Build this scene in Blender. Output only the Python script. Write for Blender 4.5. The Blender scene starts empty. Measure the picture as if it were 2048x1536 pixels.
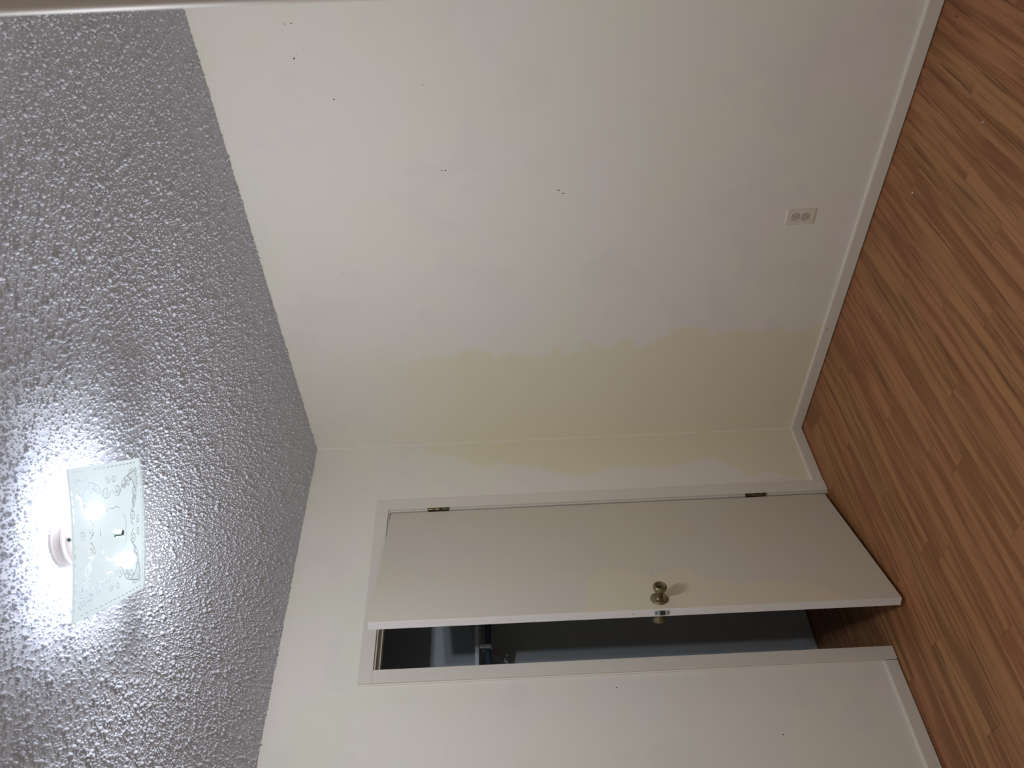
import bpy, bmesh, math, random
import numpy as np
from mathutils import Vector, Matrix

random.seed(7)
RNG = np.random.default_rng(7)
scene = bpy.context.scene
COL = scene.collection

# ------------------------------------------------------------------ camera
cam_d = bpy.data.cameras.new('camera')
cam = bpy.data.objects.new('camera', cam_d)
COL.objects.link(cam)
cam_d.sensor_fit = 'HORIZONTAL'
cam_d.sensor_width = 36.0
cam_d.lens = 36.0 * 1566.17 / 2048.0
cam_d.clip_start = 0.01
CAM_POS = Vector((2.93068, -2.64189, 1.47138))
_yaw, _pitch, _roll = -0.764975, -0.006551, -0.0448308
_F = Vector((math.sin(_yaw) * math.cos(_pitch), math.cos(_yaw) * math.cos(_pitch), math.sin(_pitch)))
_R = Vector((math.cos(_yaw), -math.sin(_yaw), 0))
_U = _R.cross(_F)
_R2 = math.cos(_roll) * _R + math.sin(_roll) * _U
_U2 = -math.sin(_roll) * _R + math.cos(_roll) * _U
# the phone was held sideways: the picture's right-hand side is the room's floor
_m = Matrix((-_U2, _R2, -_F)).transposed().to_4x4()
_m.translation = CAM_POS
cam.matrix_world = _m
cam_d.dof.use_dof = True
cam_d.dof.focus_distance = 3.3
cam_d.dof.aperture_fstop = 12.0
scene.camera = cam

# ------------------------------------------------------------------ world / exposure
world = bpy.data.worlds.new('world')
scene.world = world
world.use_nodes = True
world.node_tree.nodes['Background'].inputs[0].default_value = (0.9, 0.92, 1.0, 1)
world.node_tree.nodes['Background'].inputs[1].default_value = 0.02
vs = scene.view_settings
vs.view_transform = 'Standard'
vs.look = 'None'
vs.gamma = 1.0
vs.use_curve_mapping = False
vs.exposure = 0.0
scene.cycles.max_bounces = 6
scene.cycles.diffuse_bounces = 5
scene.cycles.use_light_tree = False
scene.cycles.transparent_max_bounces = 12
scene.cycles.sample_clamp_indirect = 6.0

# light levels of the ceiling lamp
BULB_W = 18.0           # light of each bulb leaving through the glass
BULB_E = 11.5          # glow of the bulb surface
GLASS_E = 0.87          # glow of the frosted glass seen from the room
UPGLOW_E = 3.2          # glow of an added sheet over the glass, brightening the ceiling
LIGHT_COL = (0.885, 0.93, 1.0)
GLOW_COL = (0.80, 0.86, 1.0)    # cool white of the bulb itself

H = 2.44                # ceiling height
X1 = 2.80               # entry wall
Y1 = -3.22              # wall behind
LAMP = Vector((1.546, -1.610, H))


# ------------------------------------------------------------------ helpers
def obj(name, mesh, mat=None, parent=None, loc=None):
    o = bpy.data.objects.new(name, mesh)
    COL.objects.link(o)
    if mat is not None and len(mesh.materials) == 0:
        mesh.materials.append(mat)
    if parent is not None:
        o.parent = parent
    if loc is not None:
        o.location = loc
    return o


def empty(name, loc=(0, 0, 0), rz=0.0, parent=None):
    o = bpy.data.objects.new(name, None)
    o.empty_display_size = 0.05
    COL.objects.link(o)
    o.location = loc
    o.rotation_euler = (0, 0, rz)
    if parent is not None:
        o.parent = parent
    return o


def tag(o, label, cat=None, kind=None, group=None):
    o['label'] = label
    if cat:
        o['category'] = cat
    if kind:
        o['kind'] = kind
    if group:
        o['group'] = group
    return o


def bm_mesh(bm, name, smooth=False):
    bmesh.ops.recalc_face_normals(bm, faces=bm.faces)
    me = bpy.data.meshes.new(name)
    bm.to_mesh(me)
    bm.free()
    if smooth:
        for p in me.polygons:
            p.use_smooth = True
    return me


def add_box(bm, x0, x1, y0, y1, z0, z1, bev=0.0, seg=1):
    r = bmesh.ops.create_cube(bm, size=1.0)
    vsx = r['verts']
    c = Vector(((x0 + x1) / 2, (y0 + y1) / 2, (z0 + z1) / 2))
    s = Vector((abs(x1 - x0), abs(y1 - y0), abs(z1 - z0)))
    for v in vsx:
        v.co = Vector((v.co.x * s.x, v.co.y * s.y, v.co.z * s.z)) + c
    if bev > 0:
        es = list({e for v in vsx for e in v.link_edges})
        bmesh.ops.bevel(bm, geom=es, offset=bev, segments=seg, profile=0.5, affect='EDGES')


def box(name, x0, x1, y0, y1, z0, z1, mat, parent=None, bev=0.0, seg=1):
    bm = bmesh.new()
    add_box(bm, x0, x1, y0, y1, z0, z1, bev, seg)
    return obj(name, bm_mesh(bm, name), mat, parent)


def boxes(name, lst, mat, parent=None):
    bm = bmesh.new()
    for b in lst:
        add_box(bm, *b)
    return obj(name, bm_mesh(bm, name), mat, parent)


def lathe_bm(bm, prof, M=Matrix(), n=32):
    """prof: list of (radius, axial); axis = local z, transformed by M"""
    rings = []
    for r, a in prof:
        if r < 1e-6:
            rings.append([bm.verts.new(M @ Vector((0, 0, a)))])
        else:
            rings.append([bm.verts.new(M @ Vector((r * math.cos(2 * math.pi * k / n), r * math.sin(2 * math.pi * k / n), a))) for k in range(n)])
    for A, B in zip(rings[:-1], rings[1:]):
        for k in range(n):
            k2 = (k + 1) % n
            if len(A) == 1 and len(B) == 1:
                continue
            if len(A) == 1:
                bm.faces.new((A[0], B[k], B[k2]))
            elif len(B) == 1:
                bm.faces.new((A[k], A[k2], B[0]))
            else:
                bm.faces.new((A[k], A[k2], B[k2], B[k]))


def lathe(name, prof, mat, parent=None, M=Matrix(), n=32, smooth=True):
    bm = bmesh.new()
    lathe_bm(bm, prof, M, n)
    o = obj(name, bm_mesh(bm, name, smooth), mat, parent)
    if smooth:
        sharp(o.data)
    return o


def sharp(me, ang=40):
    bm = bmesh.new()
    bm.from_mesh(me)
    for e in bm.edges:
        if len(e.link_faces) == 2:
            e.smooth = e.calc_face_angle(0) < math.radians(ang)
    bm.to_mesh(me)
    bm.free()


def axis_matrix(loc, d):
    return Matrix.Translation(Vector(loc)) @ Vector(d).to_track_quat('Z', 'Y').to_matrix().to_4x4()


# ------------------------------------------------------------------ node helpers
class NT:
    def __init__(self, name):
        self.m = bpy.data.materials.new(name)
        self.m.use_nodes = True
        self.t = self.m.node_tree
        self.t.nodes.clear()
        self.out = self.t.nodes.new('ShaderNodeOutputMaterial')

    def n(self, typ, props=None, **ins):
        nd = self.t.nodes.new('ShaderNode' + typ)
        for k, v in (props or {}).items():
            setattr(nd, k, v)
        for k, v in ins.items():
            self.set(nd, k, v)
        return nd

    def set(self, nd, k, v):
        key = int(k[1:]) if (k[0] == '_' and k[1:].isdigit()) else k.replace('_', ' ')
        s = nd.inputs[key]
        if isinstance(v, bpy.types.NodeSocket):
            self.t.links.new(v, s)
        elif isinstance(v, bpy.types.Node):
            self.t.links.new(v.outputs[0], s)
        else:
            if hasattr(s.default_value, '__len__') and len(s.default_value) == 4 and len(v) == 3:
                v = (*v, 1.0)
            s.default_value = v

    def math(self, op, a, b=0.0, c=0.0, clamp=False):
        return self.n('Math', {'operation': op, 'use_clamp': clamp}, _0=a, _1=b, _2=c).outputs[0]

    def mix(self, fac, a, b, blend='MIX'):
        nd = self.n('Mix', {'data_type': 'RGBA', 'blend_type': blend})
        self.set(nd, '_0', fac)
        for idx, v in ((6, a), (7, b)):
            if isinstance(v, bpy.types.NodeSocket):
                self.t.links.new(v, nd.inputs[idx])
            else:
                nd.inputs[idx].default_value = (*v, 1.0) if len(v) == 3 else v
        return nd.outputs[2]

    def ramp(self, fac, stops, interp='LINEAR'):
        nd = self.n('ValToRGB')
        self.set(nd, '_0', fac)
        cr = nd.color_ramp
        cr.interpolation = interp
        while len(cr.elements) < len(stops):
            cr.elements.new(0.5)
        for e, (p, c) in zip(cr.elements, stops):
            e.position = p
            e.color = (c, c, c, 1) if not hasattr(c, '__len__') else (*c, 1)
        return nd.outputs[0]

    def noise(self, vec, scale, detail=2.0, rough=0.5, out=0):
        nd = self.n('TexNoise', None, Vector=vec, Scale=scale, Detail=detail, Roughness=rough)
        return nd.outputs[out]

    def smooth(self, v, lo, hi, a=0.0, b=1.0):
        nd = self.n('MapRange', {'interpolation_type': 'SMOOTHSTEP'})
        for i, x in enumerate((v, lo, hi, a, b)):
            self.set(nd, '_%d' % i, x)
        return nd.outputs[0]

    def surf(self, s):
        self.t.links.new(s.outputs[0] if isinstance(s, bpy.types.Node) else s, self.out.inputs[0])
        return self.m


def plain(name, col, rough=0.5, metal=0.0, bump=None):
    t = NT(name)
    b = t.n('BsdfPrincipled', None, Base_Color=col, Roughness=rough, Metallic=metal)
    if bump:
        sc, st, dist = bump
        co = t.n('TexCoord').outputs['Object']
        h = t.noise(co, sc, 3.0)
        t.set(b, 'Normal', t.n('Bump', None, Strength=st, Distance=dist, Height=h))
    return t.surf(b)


# ------------------------------------------------------------------ materials
WALL_A = (0.88, 0.83, 0.775)      # pinkish off-white
WALL_B = (0.87, 0.84, 0.74)     # yellower tone in random patches
WALL_P = (0.86, 0.80, 0.615)     # yellowish shadow beside the corner, painted into the wall colour


def wall_material(name, which):
    t = NT(name)
    tc = t.n('TexCoord').outputs['Object']
    sep = t.n('SeparateXYZ', None, Vector=tc)
    X, Y, Z = sep.outputs
    big = t.noise(tc, 2.1, 2.0, 0.55)
    f1 = t.smooth(big, 0.44, 0.57)
    med = t.noise(t.n('VectorMath', {'operation': 'ADD'}, _0=tc, _1=(3.1, 7.7, 1.3)), 4.2, 2.0, 0.6)
    f2 = t.smooth(med, 0.56, 0.63)
    col = t.mix(f1, WALL_A, WALL_B)
    col = t.mix(t.math('MULTIPLY', f2, 0.35), col, (0.82, 0.78, 0.74))
    # scalloped edge of the yellowish shadow band painted up the corner
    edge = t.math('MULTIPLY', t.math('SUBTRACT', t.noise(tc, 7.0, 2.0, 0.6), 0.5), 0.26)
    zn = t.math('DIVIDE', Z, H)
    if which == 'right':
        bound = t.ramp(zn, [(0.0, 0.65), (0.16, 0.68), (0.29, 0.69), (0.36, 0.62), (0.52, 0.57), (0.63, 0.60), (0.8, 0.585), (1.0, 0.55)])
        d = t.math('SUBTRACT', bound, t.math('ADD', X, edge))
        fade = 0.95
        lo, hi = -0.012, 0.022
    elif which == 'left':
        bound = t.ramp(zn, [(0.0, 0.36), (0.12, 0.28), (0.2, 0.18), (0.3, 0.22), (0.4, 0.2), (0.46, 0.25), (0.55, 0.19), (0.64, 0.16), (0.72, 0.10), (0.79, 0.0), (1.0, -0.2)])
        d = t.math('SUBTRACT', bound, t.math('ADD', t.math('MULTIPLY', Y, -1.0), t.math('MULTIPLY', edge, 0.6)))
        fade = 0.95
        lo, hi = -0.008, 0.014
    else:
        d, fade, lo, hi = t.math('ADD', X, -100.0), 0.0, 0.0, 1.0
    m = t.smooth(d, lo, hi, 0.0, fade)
    # the painted shadow tone weakens towards the ceiling
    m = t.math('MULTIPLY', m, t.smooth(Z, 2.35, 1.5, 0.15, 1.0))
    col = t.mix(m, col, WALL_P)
    b = t.n('BsdfDiffuse', None, Color=col)
    return t.surf(b)


def matte(name, col):
    t = NT(name)
    return t.surf(t.n('BsdfDiffuse', None, Color=col))


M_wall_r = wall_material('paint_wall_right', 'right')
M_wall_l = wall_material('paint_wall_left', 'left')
M_wall = wall_material('paint_wall_plain', 'none')
M_trim = matte('paint_trim', (0.78, 0.73, 0.655))
M_caulk = matte('caulk', (0.88, 0.83, 0.74))
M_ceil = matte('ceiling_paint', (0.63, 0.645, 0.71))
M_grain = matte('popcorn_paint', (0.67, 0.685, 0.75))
M_closet = matte('closet_paint', (0.61, 0.67, 0.71))
M_jamb = plain('paint_entry_casing', (0.86, 0.755, 0.66), 0.45)
M_dark = plain('dark_gap', (0.012, 0.01, 0.009), 0.8)
M_plate = plain('outlet_plastic', (0.80, 0.73, 0.63), 0.35)
M_recep = plain('receptacle_plastic', (0.64, 0.58, 0.49), 0.35)
M_steel = plain('steel_plate', (0.55, 0.57, 0.6), 0.3, 0.9)
M_porc = plain('porcelain', (0.46, 0.40, 0.37), 0.3)
M_nickel = plain('finial_metal', (0.04, 0.05, 0.048), 0.45, 0.5)
M_rod = plain('closet_rod_metal', (0.10, 0.14, 0.22), 0.35, 0.6)
M_chip = plain('paint_chip_white', (0.85, 0.82, 0.78), 0.6)
M_white = plain('white_plastic', (0.7, 0.7, 0.7), 0.4)


def brass(name, dark):
    t = NT(name)
    tc = t.n('TexCoord').outputs['Object']
    f = t.noise(tc, 30.0, 3.0, 0.6)
    col = t.mix(t.smooth(f, 0.35, 0.65), (0.05, 0.038, 0.02) if dark else (0.20, 0.17, 0.095), (0.22, 0.185, 0.10) if dark else (0.34, 0.295, 0.175))
    b = t.n('BsdfPrincipled', None, Base_Color=col, Metallic=0.85, Roughness=0.36)
    return t.surf(b)


M_brass = brass('antique_brass', False)
M_hinge = brass('hinge_brass', True)


def door_material():
    t = NT('paint_door')
    tc = t.n('TexCoord').outputs['Object']
    sep = t.n('SeparateXYZ', None, Vector=tc)
    X, Y, Z = sep.outputs           # slab: x along the width, z up
    base = t.mix(t.smooth(t.noise(tc, 2.6, 3.0), 0.42, 0.6), (0.70, 0.65, 0.575), (0.70, 0.645, 0.55))
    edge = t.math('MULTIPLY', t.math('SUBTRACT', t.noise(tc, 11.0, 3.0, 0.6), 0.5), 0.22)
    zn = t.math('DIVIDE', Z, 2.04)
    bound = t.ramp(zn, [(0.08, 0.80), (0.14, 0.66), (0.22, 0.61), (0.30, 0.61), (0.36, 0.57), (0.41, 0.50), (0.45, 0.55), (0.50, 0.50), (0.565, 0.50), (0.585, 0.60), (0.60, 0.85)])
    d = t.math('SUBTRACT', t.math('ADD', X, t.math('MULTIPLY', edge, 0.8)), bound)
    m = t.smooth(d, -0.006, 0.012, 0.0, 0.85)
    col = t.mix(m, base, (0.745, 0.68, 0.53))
    b = t.n('BsdfDiffuse', None, Color=col)
    return t.surf(b)


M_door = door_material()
M_dooredge = matte('paint_door_edge', (0.86, 0.83, 0.81))


def wood_material():
    t = NT('plank_wood')
    tc = t.n('TexCoord').outputs['Object']
    info = t.n('ObjectInfo')
    rnd = info.outputs['Random']
    off = t.n('CombineXYZ', None, X=t.math('MULTIPLY', rnd, 37.0), Y=t.math('MULTIPLY', rnd, 91.0), Z=0.0)
    p = t.n('VectorMath', {'operation': 'ADD'}, _0=tc, _1=off.outputs[0]).outputs[0]
    # slow waver so that the grain is not ruler-straight
    warp = t.noise(t.n('VectorMath', {'operation': 'MULTIPLY'}, _0=p, _1=(6.0, 2.6, 1.0)), 1.0, 2.0, 0.5, 1)
    wv = t.n('VectorMath', {'operation': 'SUBTRACT'}, _0=warp, _1=(0.5, 0.5, 0.5)).outputs[0]
    p2 = t.n('VectorMath', {'operation': 'MULTIPLY_ADD'}, _0=wv, _1=(0.022, 0.0, 0.0), _2=p).outputs[0]

    def streak(sx, sy, det=3.0, rough=0.6):
        v = t.n('VectorMath', {'operation': 'MULTIPLY'}, _0=p2, _1=(sx, sy, 1.0))
        return t.noise(v, 1.0, det, rough)
    broad = streak(26.0, 1.3, 2.0)
    fine = streak(120.0, 2.2, 2.0)
    dark = streak(60.0, 1.7, 3.0, 0.7)
    line = streak(210.0, 2.6, 2.0)
    c = t.mix(t.smooth(broad, 0.40, 0.60), (0.265, 0.104, 0.037), (0.395, 0.178, 0.070))
    c = t.mix(t.math('MULTIPLY', t.smooth(fine, 0.55, 0.66), 0.50), c, (0.44, 0.23, 0.105))
    c = t.mix(t.math('MULTIPLY', t.smooth(dark, 0.57, 0.66), 0.7), c, (0.12, 0.048, 0.02))
    c = t.mix(t.math('MULTIPLY', t.smooth(line, 0.60, 0.68), 0.5), c, (0.095, 0.038, 0.017))
    knot = t.noise(t.n('VectorMath', {'operation': 'MULTIPLY'}, _0=p2, _1=(16.0, 5.0, 1.0)), 1.0, 3.0, 0.75)
    c = t.mix(t.math('MULTIPLY', t.smooth(knot, 0.69, 0.745), 0.7), c, (0.07, 0.028, 0.014))
    hsv = t.n('HueSaturation', None, Hue=t.math('ADD', 0.494, t.math('MULTIPLY', rnd, 0.012)),
              Saturation=0.98, Value=t.math('ADD', 0.97, t.math('MULTIPLY', t.math('FRACT', t.math('MULTIPLY', rnd, 17.3)), 0.10)), Color=c)
    b = t.n('BsdfPrincipled', None, Base_Color=hsv.outputs[0], Roughness=0.5)
    b.inputs['Specular IOR Level'].default_value = 0.35
    return t.surf(b)


M_wood = wood_material()


def emission_mix(name, col, strength, transp, tint=(1, 1, 1)):
    t = NT(name)
    e = t.n('Emission', None, Color=col, Strength=strength)
    tr = t.n('BsdfTransparent', None, Color=tint)
    return t.surf(t.n('MixShader', None, _0=transp, _1=e, _2=tr))




def frosted_material():
    t = NT('frosted_glass')
    e = t.n('Emission', None, Color=(0.87, 0.95, 0.985), Strength=GLASS_E)
    tl = t.n('BsdfTranslucent', None, Color=(0.86, 0.95, 0.97))
    return t.surf(t.n('MixShader', None, _0=0.07, _1=e, _2=tl))


M_frost = frosted_material()
M_clear = emission_mix('clear_etching', (0.80, 0.90, 0.90), 0.30, 0.35)
M_rim = emission_mix('glass_edge', (0.75, 0.9, 0.9), 0.75, 0.35)
for m_ in (M_frost, M_clear, M_rim):
    m_.cycles.emission_sampling = 'NONE'


def sheet_material():
    t = NT('clear_glass_sheet')
    g = t.n('BsdfGlossy', None, Color=(1, 1, 1), Roughness=0.12)
    tr = t.n('BsdfTransparent', None, Color=(0.97, 1.0, 1.0))
    return t.surf(t.n('MixShader', None, _0=0.95, _1=g, _2=tr))


M_sheet = sheet_material()


def upward_glow_material():  # one-sided emission for the added sheet, transparent otherwise
    t = NT('upward_glow_sheet')
    g = t.n('NewGeometry')
    up = t.math('SUBTRACT', 1.0, g.outputs['Backfacing'])
    e = t.n('Emission', None, Color=GLOW_COL, Strength=t.math('MULTIPLY', up, UPGLOW_E))
    return t.surf(t.n('AddShader', None, _0=e, _1=t.n('BsdfTransparent', None, Color=(1, 1, 1))))


M_upglow = upward_glow_material()


def bulb_material():
    t = NT('bulb_glow')
    return t.surf(t.n('Emission', None, Color=GLOW_COL, Strength=BULB_E))


M_bulb = bulb_material()

# ================================================================== THE ROOM
WT = 0.115           # wall thickness
DY0, DY1 = -0.406, -1.184        # closet door opening (clear of casing)
DTOP = 2.046

# ---- walls
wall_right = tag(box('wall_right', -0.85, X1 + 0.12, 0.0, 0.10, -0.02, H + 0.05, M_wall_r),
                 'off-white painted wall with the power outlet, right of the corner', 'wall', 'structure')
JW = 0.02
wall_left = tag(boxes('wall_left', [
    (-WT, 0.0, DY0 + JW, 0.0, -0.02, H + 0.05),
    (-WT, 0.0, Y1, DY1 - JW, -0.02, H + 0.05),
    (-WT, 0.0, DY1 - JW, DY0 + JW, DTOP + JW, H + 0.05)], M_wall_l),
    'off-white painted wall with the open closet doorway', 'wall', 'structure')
wall_back = tag(box('wall_back', -WT, X1 + 0.12, Y1 - 0.1, Y1, -0.02, H + 0.05, M_wall),
                'plain off-white wall behind the photographer', 'wall', 'structure')
EY0, EY1 = -2.19, -2.97          # entry doorway the picture was taken from
wall_entry = tag(boxes('wall_entry', [
    (X1, X1 + 0.12, EY0 + 0.02, 0.0, -0.02, H + 0.05),
    (X1, X1 + 0.12, Y1, EY1 - 0.02, -0.02, H + 0.05),
    (X1, X1 + 0.12, EY1 - 0.02, EY0 + 0.02, 2.066, H + 0.05)], M_wall),
    'off-white wall with the entry doorway beside the camera', 'wall', 'structure')
# caulk line up the corner
bm = bmesh.new()
vs_ = [bm.verts.new(c) for c in ((0, -0.0035, 0.05), (0.0035, 0, 0.05), (0, 0, 0.05), (0, -0.0035, H), (0.0035, 0, H), (0, 0, H))]
for f in ((0, 1, 4, 3), (0, 2, 1), (3, 4, 5)):
    bm.faces.new([vs_[i] for i in f])
obj('caulk_bead', bm_mesh(bm, 'caulk_bead'), M_caulk, wall_left)

# nail holes and small scars on the right wall (parts of the wall)
bm = bmesh.new()
lathe_bm(bm, [(0.0, 0.0006), (0.0022, 0.0005), (0.0026, -0.001)], Matrix(), 8)
hole_me = bm_mesh(bm, 'nail_hole')
for (x, z, s) in [(1.932, 2.127, 1.2), (2.042, 2.133, 0.7), (2.043, 2.112, 0.9), (1.788, 2.022, 1.1), (1.503, 1.676, 0.9), (1.502, 1.663, 1.2),
                  (1.825, 1.713, 0.7), (1.062, 2.123, 0.8), (1.94, 2.118, 0.6)]:
    o = obj('nail_hole', hole_me, M_dark, wall_right)
    o.rotation_euler = (math.radians(90), 0, 0)
    o.location = (x, 0.0, z)
    o.scale = (s, s, 1)
for (x, z) in [(1.401, 1.243), (1.386, 1.225)]:
    o = box('paint_scar', x - 0.0008, x + 0.0008, -0.0012, 0.001, z - 0.006, z + 0.006, M_dark, wall_right)
nl = obj('nail_hole', hole_me, M_dark, wall_left)
nl.rotation_euler = (0, math.radians(90), 0)
nl.location = (0, -1.294, 1.103)
nl = obj('nail_hole', hole_me, M_dark, wall_left)
nl.rotation_euler = (0, math.radians(90), 0)
nl.location = (0, -1.50, 0.52)

# ---- ceiling with popcorn grains
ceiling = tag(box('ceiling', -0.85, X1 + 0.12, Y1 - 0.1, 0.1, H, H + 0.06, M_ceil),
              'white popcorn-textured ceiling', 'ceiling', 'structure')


def popcorn():
    S = 0.0074
    gx, gy = np.meshgrid(np.arange(0.003, 2.79, S), np.arange(-2.75, -0.002, S))
    xy = np.column_stack([gx.ravel(), gy.ravel()])
    xy = xy + RNG.uniform(-0.62, 0.62, xy.shape) * S
    xy = xy[RNG.random(len(xy)) < 0.93]
    xy[:, 0] = np.clip(xy[:, 0], 0.001, None)
    xy[:, 1] = np.clip(xy[:, 1], None, -0.001)
    # keep the part in view and a step beyond it
    a = np.array([2.43, -0.96]); d = np.array([1.44, -2.05]) - a
    nrm = np.array([d[1], -d[0]]) / np.linalg.norm(d)
    side = (xy - a) @ nrm
    if ((np.array([0.0, 0.0]) - a) @ nrm) > 0:
        side = -side
    xy = xy[side < 0.55]
    # leave the lamp's base free
    xy = xy[((xy - np.array([LAMP.x, LAMP.y])) ** 2).sum(1) > 0.066 ** 2]
    n = len(xy)
    r = np.clip(RNG.lognormal(math.log(0.0021), 0.44, n), 0.0009, 0.0058)
    h = r * RNG.uniform(0.95, 1.9, n)
    K = 5
    ang = RNG.uniform(0, 2 * math.pi, n)[:, None] + np.arange(K)[None] * 2 * math.pi / K
    jit = RNG.uniform(0.72, 1.28, (n, K))
    V = np.zeros((n, 2 * K + 1, 3))
    V[:, :K, 0] = xy[:, :1] + np.cos(ang) * r[:, None] * jit
    V[:, :K, 1] = xy[:, 1:] + np.sin(ang) * r[:, None] * jit
    V[:, :K, 2] = H + 0.0005
    j2 = jit * RNG.uniform(0.6, 0.8, (n, K))
    V[:, K:2 * K, 0] = xy[:, :1] + np.cos(ang + 0.3) * r[:, None] * j2
    V[:, K:2 * K, 1] = xy[:, 1:] + np.sin(ang + 0.3) * r[:, None] * j2
    V[:, K:2 * K, 2] = H - 0.68 * h[:, None] * RNG.uniform(0.85, 1.15, (n, K))
    V[:, 2 * K, :2] = xy + RNG.uniform(-0.25, 0.25, (n, 2)) * r[:, None]
    V[:, 2 * K, 2] = H - h
    V[:, :, 0] = np.clip(V[:, :, 0], 0.0003, None)
    V[:, :, 1] = np.clip(V[:, :, 1], None, -0.0003)
    tri = []
    for k in range(K):
        k2 = (k + 1) % K
        tri += [(k, K + k, k2), (k2, K + k, K + k2), (K + k, 2 * K, K + k2)]
    tri = np.array(tri)
    F = (tri[None] + (np.arange(n) * (2 * K + 1))[:, None, None]).reshape(-1, 3)
    me = bpy.data.meshes.new('popcorn_texture')
    me.vertices.add(n * (2 * K + 1))
    me.vertices.foreach_set('co', V.reshape(-1).astype(np.float32))
    nf = len(F)
    me.loops.add(nf * 3)
    me.loops.foreach_set('vertex_index', F.reshape(-1).astype(np.int32))
    me.polygons.add(nf)
    me.polygons.foreach_set('loop_start', (np.arange(nf) * 3).astype(np.int32))
    me.polygons.foreach_set('loop_total', np.full(nf, 3, np.int32))
    me.polygons.foreach_set('use_smooth', np.ones(nf, bool))
    me.update(calc_edges=True)
    me.validate()
    return me


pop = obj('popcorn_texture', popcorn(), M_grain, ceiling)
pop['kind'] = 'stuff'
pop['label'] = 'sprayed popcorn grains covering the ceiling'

# ---- floor of single planks
floor = tag(box('floor', -0.85, 3.9, Y1 - 0.1, 0.1, -0.05, -0.010, M_dark),
            'reddish-brown wood plank floor', 'floor', 'structure')
PW = 0.0985
PLEN = 0.914
_pcache = {}


def plank_mesh(w, l):
    key = (round(w, 4), round(l, 4))
    if key not in _pcache:
        c, hh, g = 0.0008, 0.010, 0.0002
        x, y = w / 2 - g, l / 2 - g
        bm = bmesh.new()
        rings = []
        for (ix, z) in ((0.0, -hh), (0.0, -c), (c, 0.0)):
            rings.append([bm.verts.new((sx * (x - ix), sy * (y - ix), z)) for sx, sy in ((-1, -1), (1, -1), (1, 1), (-1, 1))])
        for A, B in zip(rings[:-1], rings[1:]):
            for k in range(4):
                bm.faces.new((A[k], A[(k + 1) % 4], B[(k + 1) % 4], B[k]))
        bm.faces.new(rings[2])
        _pcache[key] = bm_mesh(bm, 'plank')
        _pcache[key].materials.append(M_wood)
    return _pcache[key]


rows = {}
joint = {0: -0.363, -1: -0.842, 2: -0.838, 1: -0.62, 3: -0.20, 4: -0.71, 5: -0.47, 6: -0.95, -2: -0.42, -3: -1.02, 7: -0.33, 8: -0.78}
k0 = int(math.floor((-0.84 - 1.15) / PW))
for k in range(k0, int((X1 + 0.12 - 1.15) / PW) + 1):
    xa, xb = 1.15 + k * PW, 1.15 + (k + 1) * PW
    xb = min(xb, X1 + 0.12)
    off = joint.get(k, -random.uniform(0.05, PLEN))
    ys = []
    y = off
    while y < 0:
        y += PLEN
    while y > Y1:
        ys.append(y)
        y -= PLEN
    ys.append(y)
    for ya, yb in zip(ys[:-1], ys[1:]):
        ya_, yb_ = min(ya, 0.0), max(yb, Y1)
        if ya_ - yb_ < 0.004:
            continue
        obj('plank', plank_mesh(xb - xa, ya_ - yb_), None, floor, ((xa + xb) / 2, (ya_ + yb_) / 2, 0.0))

# ---- baseboards
BH, BT = 0.054, 0.012


def board(name, x0, x1, y0, y1, z0, z1, mat, parent, bev=0.003):
    return box(name, x0, x1, y0, y1, z0, z1, mat, parent, bev, 2)


bbr = tag(board('baseboard_right', 0.0, X1, -BT, 0.0, 0.003, BH, M_trim, None),
          'cream painted baseboard below the power outlet', 'baseboard', 'structure')
# pale strip along its top, the lit edge put into colour
boxes('lit_edge_strip', [(0.0, X1, -0.006, 0.0, BH - 0.001, BH + 0.003, 0.0015, 1)], M_caulk, bbr)
lathe('screw_head', [(0.0, 0.003), (0.0035, 0.0022), (0.005, 0.0)], M_steel, bbr, axis_matrix((0.656, -BT, 0.041), (0, -1, 0)), 12)
bbl = tag(empty('baseboard_left'), 'cream painted baseboards either side of the closet doorway', 'baseboard', 'structure')
for (ya, yb) in ((-BT, -0.349), (-1.240, Y1)):
    b_ = board('baseboard_board', 0.0, BT, yb, ya, 0.003, BH, M_trim, bbl)
    boxes('lit_edge_strip', [(0.0, 0.006, yb, ya, BH - 0.001, BH + 0.003, 0.0015, 1)], M_caulk, b_)  # same pale strip for the lit top edge

# ---- closet door frame: casing, jambs, stops
trim = tag(empty('trim_1', (0, -0.795, 0)), 'cream painted casing and jamb around the closet doorway', 'door frame', 'structure')
CT, CW = 0.014, 0.057


def tb(name, x0, x1, y0, y1, z0, z1, mat=M_trim, bev=0.002, par=trim):
    bm = bmesh.new()
    oy = 0.795
    add_box(bm, x0, x1, y0 + oy, y1 + oy, z0, z1, bev, 2)
    return obj(name, bm_mesh(bm, name), mat, par)


tb('casing_board', 0.0, CT, DY0, DY0 + CW, 0.002, DTOP + CW)
lc = tb('casing_board', 0.0, CT, DY1 - CW + 0.003, DY1, 0.002, DTOP)
tb('casing_board', 0.0, CT, DY1 - CW + 0.003, DY0 + 0.0005, DTOP, DTOP + CW)
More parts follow.
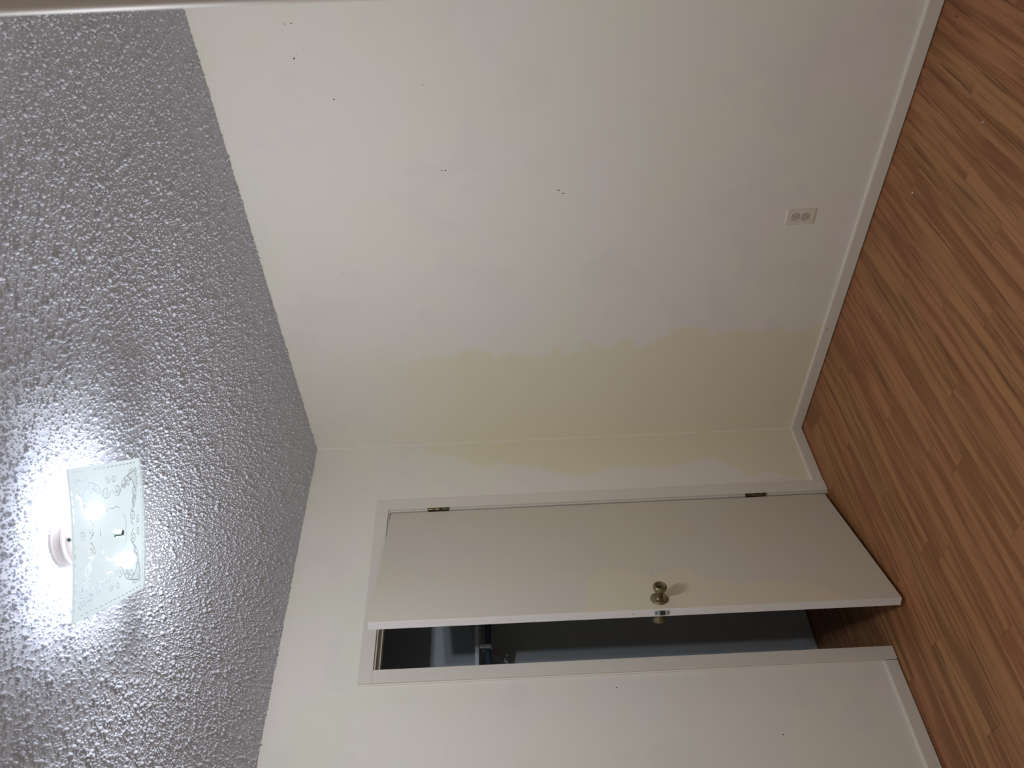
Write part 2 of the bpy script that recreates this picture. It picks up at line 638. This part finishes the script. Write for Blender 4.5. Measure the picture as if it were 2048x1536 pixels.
# raised outer lip and caulk of the left casing
tb('casing_lip', 0.0, 0.006, DY1 - CW - 0.003, DY1 - CW + 0.003, 0.054, DTOP + CW + 0.003, M_caulk, 0.0015, lc)
JI = 0.006
tb('jamb', -WT, 0.001, DY0 - JI, DY0 + JW, 0.0, DTOP, M_trim, 0.001)
lj = tb('jamb', -WT, 0.001, DY1 - JW, DY1 + JI, 0.0, DTOP, M_trim, 0.001)
tb('jamb', -WT, 0.001, DY1 + JI, DY0 - JI, DTOP - JI, DTOP + JW, M_trim, 0.001)
for (y0, y1, z0, z1) in ((DY0 - JI - 0.011, DY0 - JI, 0.0, DTOP - JI), (DY1 + JI, DY1 + JI + 0.011, 0.0, DTOP - JI), (DY1 + JI + 0.011, DY0 - JI - 0.011, DTOP - JI - 0.011, DTOP - JI)):
    tb('door_stop', -0.075, -0.040, y0, y1, z0, z1, M_trim, 0.001)
tb('strike_plate', -0.030, 0.0026, DY1 + JI - 0.0002, DY1 + JI + 0.0015, 0.895, 0.955, M_steel, 0.0006, lj)

# ---- entry door frame beside the camera
trim2 = tag(empty('trim_2', (X1, (EY0 + EY1) / 2, 0)), 'tan painted casing of the entry doorway, close to the camera', 'door frame', 'structure')


def tb2(name, x0, x1, y0, y1, z0, z1, bev=0.0015, seg=1):
    bm = bmesh.new()
    add_box(bm, x0 - X1, x1 - X1, y0 - (EY0 + EY1) / 2, y1 - (EY0 + EY1) / 2, z0, z1, bev, seg)
    me = bm_mesh(bm, name, True)
    sharp(me, 50)
    return obj(name, me, M_jamb, trim2)


tb2('casing_board', X1 - 0.015, X1 + 0.009, -2.1855, -2.128, 0.002, 2.105, 0.0095, 5)
tb2('casing_board', X1 - 0.015, X1 + 0.009, -3.032, -2.9745, 0.002, 2.105, 0.0095, 5)
tb2('casing_board', X1 - 0.015, X1 + 0.009, -2.974, -2.186, 2.05, 2.105, 0.0095, 5)
tb2('jamb', X1, X1 + 0.12, EY0, EY0 + 0.02, 0.0, 2.046)
tb2('jamb', X1, X1 + 0.12, EY1 - 0.02, EY1, 0.0, 2.046)
tb2('jamb', X1, X1 + 0.12, EY1 - 0.02, EY0 + 0.02, 2.046, 2.066)

# ---- closet interior
CX0, CY0, CY1 = -0.72, -0.02, -1.75
wall_closet = tag(boxes('wall_closet', [
    (CX0 - 0.1, CX0, CY1 - 0.1, 0.0, -0.02, H + 0.03),
    (CX0, -WT, CY1 - 0.1, CY1, -0.02, H + 0.03),
    (CX0, -WT, CY0, 0.0, -0.02, H + 0.03)], M_closet),
    'grey painted inside walls of the dark closet', 'wall', 'structure')
bbc = tag(board('baseboard_closet', CX0, CX0 + BT, CY1, CY0, 0.003, 0.075, M_closet, None),
          'grey baseboard along the back of the closet', 'baseboard', 'structure')

# ================================================================== CLOSET DOOR
ANG = math.radians(20.5)
DW, DTH, DZ0, DZ1 = 0.755, 0.035, 0.018, 2.035
door = tag(empty('door_1', (0.0, -0.415, 0.0), -math.pi / 2 + ANG),
           'cream painted flush closet door standing ajar', 'door', 'structure')
# local frame: x along the door's width, room side at y = 0, slab goes to y = -DTH
bm = bmesh.new()
add_box(bm, 0.0048, DW, -DTH, 0.0, DZ0, DZ1, 0.0025, 2)
me = bm_mesh(bm, 'slab')
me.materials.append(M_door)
me.materials.append(M_dooredge)
for p in me.polygons:
    if p.normal.x > 0.9:
        p.material_index = 1
slab = obj('slab', me, None, door)


def doorknob(ysign):
    k = empty('door_knob', (DW - 0.058, 0.0 if ysign > 0 else -DTH, 0.925), 0, door)
    M = axis_matrix((0, 0, 0), (0, ysign, 0))
    lathe('rosette', [(0.0, 0.0), (0.0345, 0.0), (0.0345, 0.003), (0.033, 0.005), (0.024, 0.0085), (0.0175, 0.010), (0.0155, 0.013), (0.0, 0.013)], M_brass, k, M, 40)
    lathe('knob_grip', [(0.0, 0.012), (0.0125, 0.012), (0.0115, 0.018), (0.0120, 0.024), (0.0155, 0.031), (0.0215, 0.041), (0.0258, 0.050), (0.0272, 0.056), (0.0266, 0.061), (0.0240, 0.0645), (0.0195, 0.0655), (0.0175, 0.0640), (0.0165, 0.0632)], M_brass, k, M, 40)
    lathe('knob_face', [(0.0170, 0.0634), (0.012, 0.0626), (0.0, 0.0624)], M_hinge, k, M, 32)
    lathe('lock_button', [(0.0, 0.0628), (0.0062, 0.0628), (0.0062, 0.0650), (0.0052, 0.0660), (0.0, 0.0660)], M_hinge, k, M, 16)
    return k


doorknob(1)
doorknob(-1)
lp = obj('latch_plate', None or (lambda bm: (add_box(bm, DW - 0.001, DW + 0.0014, -DTH / 2 - 0.0115, -DTH / 2 + 0.0115, 0.8965, 0.9535, 0.0006), bm_mesh(bm, 'latch_plate'))[1])(bmesh.new()), M_steel, door)
bm = bmesh.new()
add_box(bm, DW + 0.001, DW + 0.008, -DTH / 2 - 0.0075, -DTH / 2 + 0.0075, 0.9135, 0.9335, 0.002)
obj('latch_bolt', bm_mesh(bm, 'latch_bolt'), M_nickel, lp)
for z in (0.9025, 0.9475):
    lathe('screw_head', [(0.0, 0.0008), (0.0035, 0.0005), (0.0038, 0.0)], M_nickel, lp, axis_matrix((DW + 0.0013, -DTH / 2, z), (1, 0, 0)), 12)
lathe('screw_head', [(0.0, 0.002), (0.003, 0.0014), (0.004, 0.0)], M_steel, door, axis_matrix((DW, -DTH / 2, 1.035), (1, 0, 0)), 10)
lathe('screw_head', [(0.0, 0.004), (0.003, 0.003), (0.0042, 0.0)], M_white, door, axis_matrix((0.529, 0.0, 0.927), (0, 1, 0)), 10)

for (za, zb) in ((1.768, 1.862), (0.293, 0.385)):
    hg = empty('hinge', (-0.001, 0.004, 0), 0, door)
    L = zb - za
    for i in range(3):
        a, b = za + i * L / 3 + 0.0006, za + (i + 1) * L / 3 - 0.0006
        lathe('knuckle', [(0.0, a), (0.0062, a), (0.0066, a + 0.001), (0.0066, b - 0.001), (0.0062, b), (0.0, b)], M_hinge, hg, Matrix.Translation((0, 0.0045, 0)), 16)
    for z, s in ((za, -1), (zb, 1)):
        lathe('hinge_pin', [(0.0, z + s * 0.004), (0.004, z + s * 0.003), (0.005, z), (0.0, z)], M_hinge, hg, Matrix.Translation((0, 0.0045, 0)), 12)
    bm = bmesh.new()
    add_box(bm, 0.0, 0.0035, -0.030, 0.004, za, zb, 0.0005)
    obj('hinge_leaf', bm_mesh(bm, 'hinge_leaf'), M_hinge, hg)

# ================================================================== POWER OUTLET
out = tag(empty('power_outlet', (1.238, 0.0, 0.287)), 'ivory duplex power outlet on the wall above the baseboard', 'outlet')
bm = bmesh.new()
PWd, PHt = 0.035, 0.0575
ring = []
for (i, y) in ((0.0, 0.0), (0.0, -0.0022), (0.0035, -0.0055)):
    ring.append([bm.verts.new((sx * (PWd - i), y, sz * (PHt - i))) for sx, sz in ((-1, -1), (1, -1), (1, 1), (-1, 1))])
for A, B in zip(ring[:-1], ring[1:]):
    for k in range(4):
        bm.faces.new((A[k], A[(k + 1) % 4], B[(k + 1) % 4], B[k]))
bm.faces.new(ring[-1])
obj('cover_plate', bm_mesh(bm, 'cover_plate'), M_plate, out)


def recep_outline(r, flat):
    pts = []
    for k in range(40):
        a = 2 * math.pi * k / 40
        x, z = r * math.cos(a), r * math.sin(a)
        pts.append((x, max(-flat, min(flat, z))))
    return pts


def extrude_outline(name, pts, y0, y1, mat, parent, loc=(0, 0, 0)):
    bm = bmesh.new()
    A = [bm.verts.new((x, y0, z)) for x, z in pts]
    B = [bm.verts.new((x, y1, z)) for x, z in pts]
    n = len(pts)
    for k in range(n):
        bm.faces.new((A[k], A[(k + 1) % n], B[(k + 1) % n], B[k]))
    bm.faces.new(B)
    bm.faces.new(A)
    return obj(name, bm_mesh(bm, name), mat, parent, loc)


for dz in (0.0195, -0.0195):
    rc = extrude_outline('receptacle', recep_outline(0.0168, 0.0142), -0.004, -0.0068, M_recep, out, (0, 0, dz))
    extrude_outline('receptacle_gap', recep_outline(0.0178, 0.0152), -0.004, -0.0058, M_dark, rc)
    for sx, hh in ((-0.0063, 0.0042), (0.0063, 0.0034)):
        box('slot', sx - 0.0011, sx + 0.0011, -0.0071, -0.006, 0.0035 - hh, 0.0035 + hh, M_dark, rc)
    lathe('ground_hole', [(0.0, 0.0003), (0.0026, 0.0003), (0.0026, -0.001)], M_dark, rc, axis_matrix((0, -0.0068, -0.0078), (0, -1, 0)), 14)
lathe('screw_head', [(0.0, 0.0012), (0.002, 0.0010), (0.003, 0.0)], M_recep, out, axis_matrix((0, -0.0055, 0), (0, -1, 0)), 12)

# ================================================================== CLOSET SHELF, ROD, BRACKET
SZ = 1.672
shelf = tag(box('closet_shelf', CX0, -0.42, CY1, CY0, SZ - 0.019, SZ, M_closet, None, 0.0015),
            'grey painted shelf board inside the dark closet', 'shelf')
rod = tag(empty('closet_rod', (-0.45, CY0, 1.612)), 'dark metal hanging rod under the closet shelf', 'rod')
lathe('tube', [(0.0, 0.0), (0.015, 0.0), (0.015, CY0 - CY1), (0.0, CY0 - CY1)], M_rod, rod, axis_matrix((0, 0, 0), (0, -1, 0)), 20)
lathe('end_cup', [(0.0, 0.0), (0.024, 0.0), (0.024, 0.006), (0.0185, 0.016), (0.0155, 0.016)], M_white, rod, axis_matrix((0, 0, 0), (0, -1, 0)), 20)
lathe('end_cup', [(0.0, 0.0), (0.024, 0.0), (0.024, 0.006), (0.0185, 0.016), (0.0155, 0.016)], M_white, rod, axis_matrix((0, CY1 - CY0, 0), (0, 1, 0)), 20)
br = tag(empty('shelf_bracket', (CX0, -0.872, SZ - 0.019)), 'white metal bracket holding the closet shelf and rod', 'bracket')
M_brk = M_closet
box('wall_plate', 0.0, 0.003, -0.0125, 0.0125, -0.20, 0.0, M_brk, br, 0.001)
box('arm', 0.0, 0.285, -0.0125, 0.0125, -0.003, 0.0, M_brk, br, 0.001)
bm = bmesh.new()
add_box(bm, -0.165, 0.165, -0.008, 0.008, -0.002, 0.002, 0.0008)
bmesh.ops.rotate(bm, verts=bm.verts, cent=(0, 0, 0), matrix=Matrix.Rotation(-math.atan2(0.17, 0.26), 3, 'Y'))
bmesh.ops.translate(bm, verts=bm.verts, vec=(0.135, 0, -0.094))
obj('brace', bm_mesh(bm, 'brace'), M_brk, br)
bm = bmesh.new()     # hook that cups the rod
n = 14
prev = None
for i in range(n + 1):
    a = math.radians(-200 + 230 * i / n)
    cx, cz = 0.27, 1.612 - (SZ - 0.019)
    cur = []
    for rr in (0.0158, 0.0195):
        for yy in (-0.010, 0.010):
            cur.append(bm.verts.new((cx + rr * math.cos(a), yy, cz + rr * math.sin(a))))
    if prev:
        for (i0, i1) in ((0, 1), (1, 3), (3, 2), (2, 0)):
            bm.faces.new((prev[i0], prev[i1], cur[i1], cur[i0]))
    prev = cur
obj('rod_hook', bm_mesh(bm, 'rod_hook'), M_white, br)
box('hook_stem', 0.287, 0.291, -0.010, 0.010, -0.036, 0.0, M_brk, br, 0.001)

# ================================================================== CEILING LAMP
lamp = tag(empty('ceiling_light', LAMP), 'ceiling light with square frosted glass shade etched with scrolls', 'ceiling light')
HS = 0.1525                        # half side of the glass
ZC, KK = -0.104, 0.29              # lowest point under the ceiling, bow of the glass


def glass_z(x, y):
    return ZC + KK * (x * x + y * y)


lathe('lamp_base', [(0.0, 0.0), (0.068, 0.0), (0.068, -0.006), (0.064, -0.010), (0.0625, -0.022), (0.066, -0.024), (0.066, -0.028), (0.061, -0.031), (0.057, -0.046), (0.053, -0.049), (0.0, -0.049)], M_porc, lamp, n=48)
lathe('rod', [(0.0, -0.045), (0.004, -0.045), (0.004, -0.108), (0.0, -0.108)], M_nickel, lamp, n=12)
lathe('finial', [(0.0, ZC - 0.004), (0.010, ZC - 0.004), (0.0102, ZC - 0.0055), (0.0075, ZC - 0.007), (0.0072, ZC - 0.016), (0.0064, ZC - 0.0185), (0.0, ZC - 0.019)], M_nickel, lamp, n=24)
lathe('screw_head', [(0.0, 0.003), (0.003, 0.002), (0.0042, 0.0)], M_nickel, lamp, axis_matrix((0.042, -0.043, -0.040), (0.7, -0.7, -0.3)), 12)
for s in (1, -1):
    Mx = axis_matrix((0.02 * s, 0, -0.046), (s, 0, 0))
    lathe('socket', [(0.0, 0.0), (0.0205, 0.0), (0.0205, 0.028), (0.018, 0.030), (0.0, 0.030)], M_porc, lamp, Mx, 24)
    bl = lathe('bulb', [(0.0, 0.030), (0.013, 0.030), (0.0135, 0.040), (0.017, 0.050), (0.0225, 0.062), (0.0262, 0.075), (0.0272, 0.084), (0.0258, 0.094), (0.021, 0.104), (0.012, 0.111), (0.0, 0.113)], M_bulb, lamp, Mx, 20)
    ld = bpy.data.lights.new('bulb_light', 'POINT')
    ld.energy = BULB_W
    ld.color = LIGHT_COL
    ld.shadow_soft_size = 0.018
    lo = bpy.data.objects.new('bulb_light', ld)
    COL.objects.link(lo)
    lo.parent = lamp
    lo.location = (0.070, 0.010, ZC - 0.012) if s > 0 else (-0.120, 0.012, ZC - 0.010)


def etching(N):
    """mask of the etched scroll pattern on an N x N grid over the glass"""
    mask = np.zeros((N, N), bool)
    c = (np.arange(N) + 0.5) / N * 2 * HS - HS

    def stroke(pts, w):
        pts = np.array(pts)
        for p, q in zip(pts[:-1], pts[1:]):
            L = np.hypot(*(q - p))
            for t in np.linspace(0, 1, max(2, int(L / 0.0006))):
                x, y = p + (q - p) * t
                i0, i1 = np.searchsorted(c, x - w), np.searchsorted(c, x + w)
                j0, j1 = np.searchsorted(c, y - w), np.searchsorted(c, y + w)
                mask[j0:j1, i0:i1] = True

    def spiral(cx, cy, r0, a0, turns, sgn):
        t = np.linspace(0, 1, 40)
        r = r0 * (1 - 0.82 * t)
        a = a0 + sgn * turns * 2 * math.pi * t
        return np.column_stack([cx + r * np.cos(a), cy + r * np.sin(a)])

    def leaf(x, y, ang, l, w):
        t = np.linspace(0, 1, 14)
        ca, sa = math.cos(ang), math.sin(ang)
        res = []
        for sg in (1, -1):
            u, v = l * t, sg * w * np.sin(math.pi * t)
            res.append(np.column_stack([x + u * ca - v * sa, y + u * sa + v * ca]))
        return res

    def bez(p0, p1, p2, p3):
        t = np.linspace(0, 1, 30)[:, None]
        p0, p1, p2, p3 = map(np.array, (p0, p1, p2, p3))
        return (1 - t) ** 3 * p0 + 3 * (1 - t) ** 2 * t * p1 + 3 * (1 - t) * t * t * p2 + t ** 3 * p3
    half = []
    # one side's motif, right half; side lies at y = -HS
    half.append((bez((0.004, -0.092), (0.018, -0.070), (0.036, -0.078), (0.046, -0.100)), 0.0011))
    half.append((spiral(0.024, -0.091, 0.013, 1.4, 1.3, -1), 0.0011))
    half.append((spiral(0.012, -0.118, 0.010, -0.6, 1.2, 1), 0.0010))
    half.append((bez((0.046, -0.100), (0.058, -0.120), (0.086, -0.116), (0.117, -0.127)), 0.0009))
    for r in (0.007, 0.0105, 0.014):
        a = np.linspace(-0.5, 2.4, 24)
        half.append((np.column_stack([0.056 + r * np.cos(a), -0.106 + r * np.sin(a)]), 0.0010))
    half.append((spiral(0.078, -0.104, 0.011, -1.6, 1.2, 1), 0.0010))
    half.append((bez((0.078, -0.115), (0.090, -0.112), (0.100, -0.106), (0.110, -0.096)), 0.0010))
    for (x, y, ang, l) in ((0.080, -0.119, 0.75, 0.019), (0.095, -0.122, 0.65, 0.018), (0.108, -0.125, 0.6, 0.015), (0.086, -0.120, -0.75, 0.015),
                           (0.100, -0.123, -0.75, 0.013), (0.117, -0.127, 0.1, 0.016)):
        for lf in leaf(x, y, ang, l, 0.0032):
            half.append((lf, 0.0007))
    half.append((bez((0.0, -0.052), (0.010, -0.058), (0.022, -0.056), (0.034, -0.046)), 0.0009))
    for q in range(4):
        ca, sa = [(1, 0), (0, 1), (-1, 0), (0, -1)][q]
        for mir in (1, -1):
            for pts, w in half:
                pts = np.asarray(pts)
                x, y = pts[:, 0] * mir, pts[:, 1]
                stroke(np.column_stack([x * ca - y * sa, x * sa + y * ca]), w)
        # dashed line along the edge
        for x0 in np.arange(-0.135, 0.13, 0.018):
            x = np.array([x0, x0 + 0.009]); y = np.array([-0.1435, -0.1435])
            stroke(np.column_stack([x * ca - y * sa, x * sa + y * ca]), 0.0009)
    return mask


def glass_shade():
    N = 320
    mask = etching(N)
    c = np.linspace(-HS, HS, N + 1)
    gx, gy = np.meshgrid(c, c)
    z = glass_z(gx, gy)
    r2 = math.sqrt(0.5)
    X = (gx - gy) * r2
    Y = (gx + gy) * r2
    V = np.column_stack([X.ravel(), Y.ravel(), z.ravel()])
    i, j = np.meshgrid(np.arange(N), np.arange(N))
    a = (j * (N + 1) + i).ravel()
    F = np.column_stack([a, a + 1, a + N + 2, a + N + 1])
    me = bpy.data.meshes.new('glass_shade')
    nf = len(F)
    me.vertices.add(len(V))
    me.vertices.foreach_set('co', V.ravel().astype(np.float32))
    me.loops.add(nf * 4)
    me.loops.foreach_set('vertex_index', F.ravel().astype(np.int32))
    me.polygons.add(nf)
    me.polygons.foreach_set('loop_start', (np.arange(nf) * 4).astype(np.int32))
    me.polygons.foreach_set('loop_total', np.full(nf, 4, np.int32))
    me.materials.append(M_frost)
    me.materials.append(M_clear)
    me.polygons.foreach_set('material_index', mask.ravel().astype(np.int32))
    me.update(calc_edges=True)
    me.validate()
    return me


gs = obj('glass_shade', glass_shade(), None, lamp)
gs['label'] = 'square frosted glass shade with etched scroll pattern'
# body of the sheet below the frosting: polished underside and edge
r2 = math.sqrt(0.5)
TH = 0.004


def bowed_sheet(name, n, dz, mat):
    V = [((x - y) * r2, (x + y) * r2, glass_z(x, y) + dz) for y in np.linspace(-HS, HS, n + 1) for x in np.linspace(-HS, HS, n + 1)]
    F = [(j * (n + 1) + i, j * (n + 1) + i + 1, (j + 1) * (n + 1) + i + 1, (j + 1) * (n + 1) + i) for j in range(n) for i in range(n)]
    me = bpy.data.meshes.new(name)
    me.from_pydata(V, [], F)
    for p in me.polygons:
        p.use_smooth = True
    return obj(name, me, mat, gs)


n = 12
bowed_sheet('glass_underside', n, -TH, M_sheet)
bowed_sheet('upward_glow_sheet', 8, 0.0008, M_upglow)  # added sheet that glows upward to light the ceiling
bm = bmesh.new()
loop = []
for k in range(4):
    for i in range(n):
        u = -HS + 2 * HS * i / n
        x, y = [(u, -HS), (HS, u), (-u, HS), (-HS, -u)][k]
        loop.append((bm.verts.new(((x - y) * r2, (x + y) * r2, glass_z(x, y) + 0.0001)), bm.verts.new(((x - y) * r2, (x + y) * r2, glass_z(x, y) - TH))))
for k in range(len(loop)):
    a, b = loop[k], loop[(k + 1) % len(loop)]
    bm.faces.new((a[0], b[0], b[1], a[1]))
obj('glass_edge', bm_mesh(bm, 'glass_edge'), M_rim, gs)

# ================================================================== SMALL DEBRIS ON THE FLOOR
for (x, y, s, rz, lab) in ((1.824, -0.440, 0.0035, 0.4, 'tiny white paint chip on the floor, farthest from the closet door'),
                           (1.452, -0.214, 0.0050, 1.1, 'white paint chip on the floor in front of the outlet'),
                           (0.980, -0.286, 0.0042, 2.0, 'thin white paint chip on the floor, nearest the closet door')):
    bm = bmesh.new()
    pts = [(-1.0, -0.5), (0.1, -0.75), (1.1, -0.2), (0.7, 0.6), (-0.4, 0.8)]
    if s == 0.0042:
        pts = [(a * 1.5, b * 0.45) for a, b in pts]
    A = [bm.verts.new((a * s, b * s, 0.0)) for a, b in pts]
    B = [bm.verts.new((a * s * 0.85, b * s * 0.85, s * (0.25 + 0.12 * (i % 2)))) for i, (a, b) in enumerate(pts)]
    for i in range(5):
        bm.faces.new((A[i], A[(i + 1) % 5], B[(i + 1) % 5], B[i]))
    bm.faces.new(B)
    bm.faces.new(A)
    o = obj('paint_chip', bm_mesh(bm, 'paint_chip'), M_chip, None, (x, y, 0.0002))
    o.rotation_euler = (0, 0, rz)
    tag(o, lab, 'paint chip', None, 'paint chips on the floor')
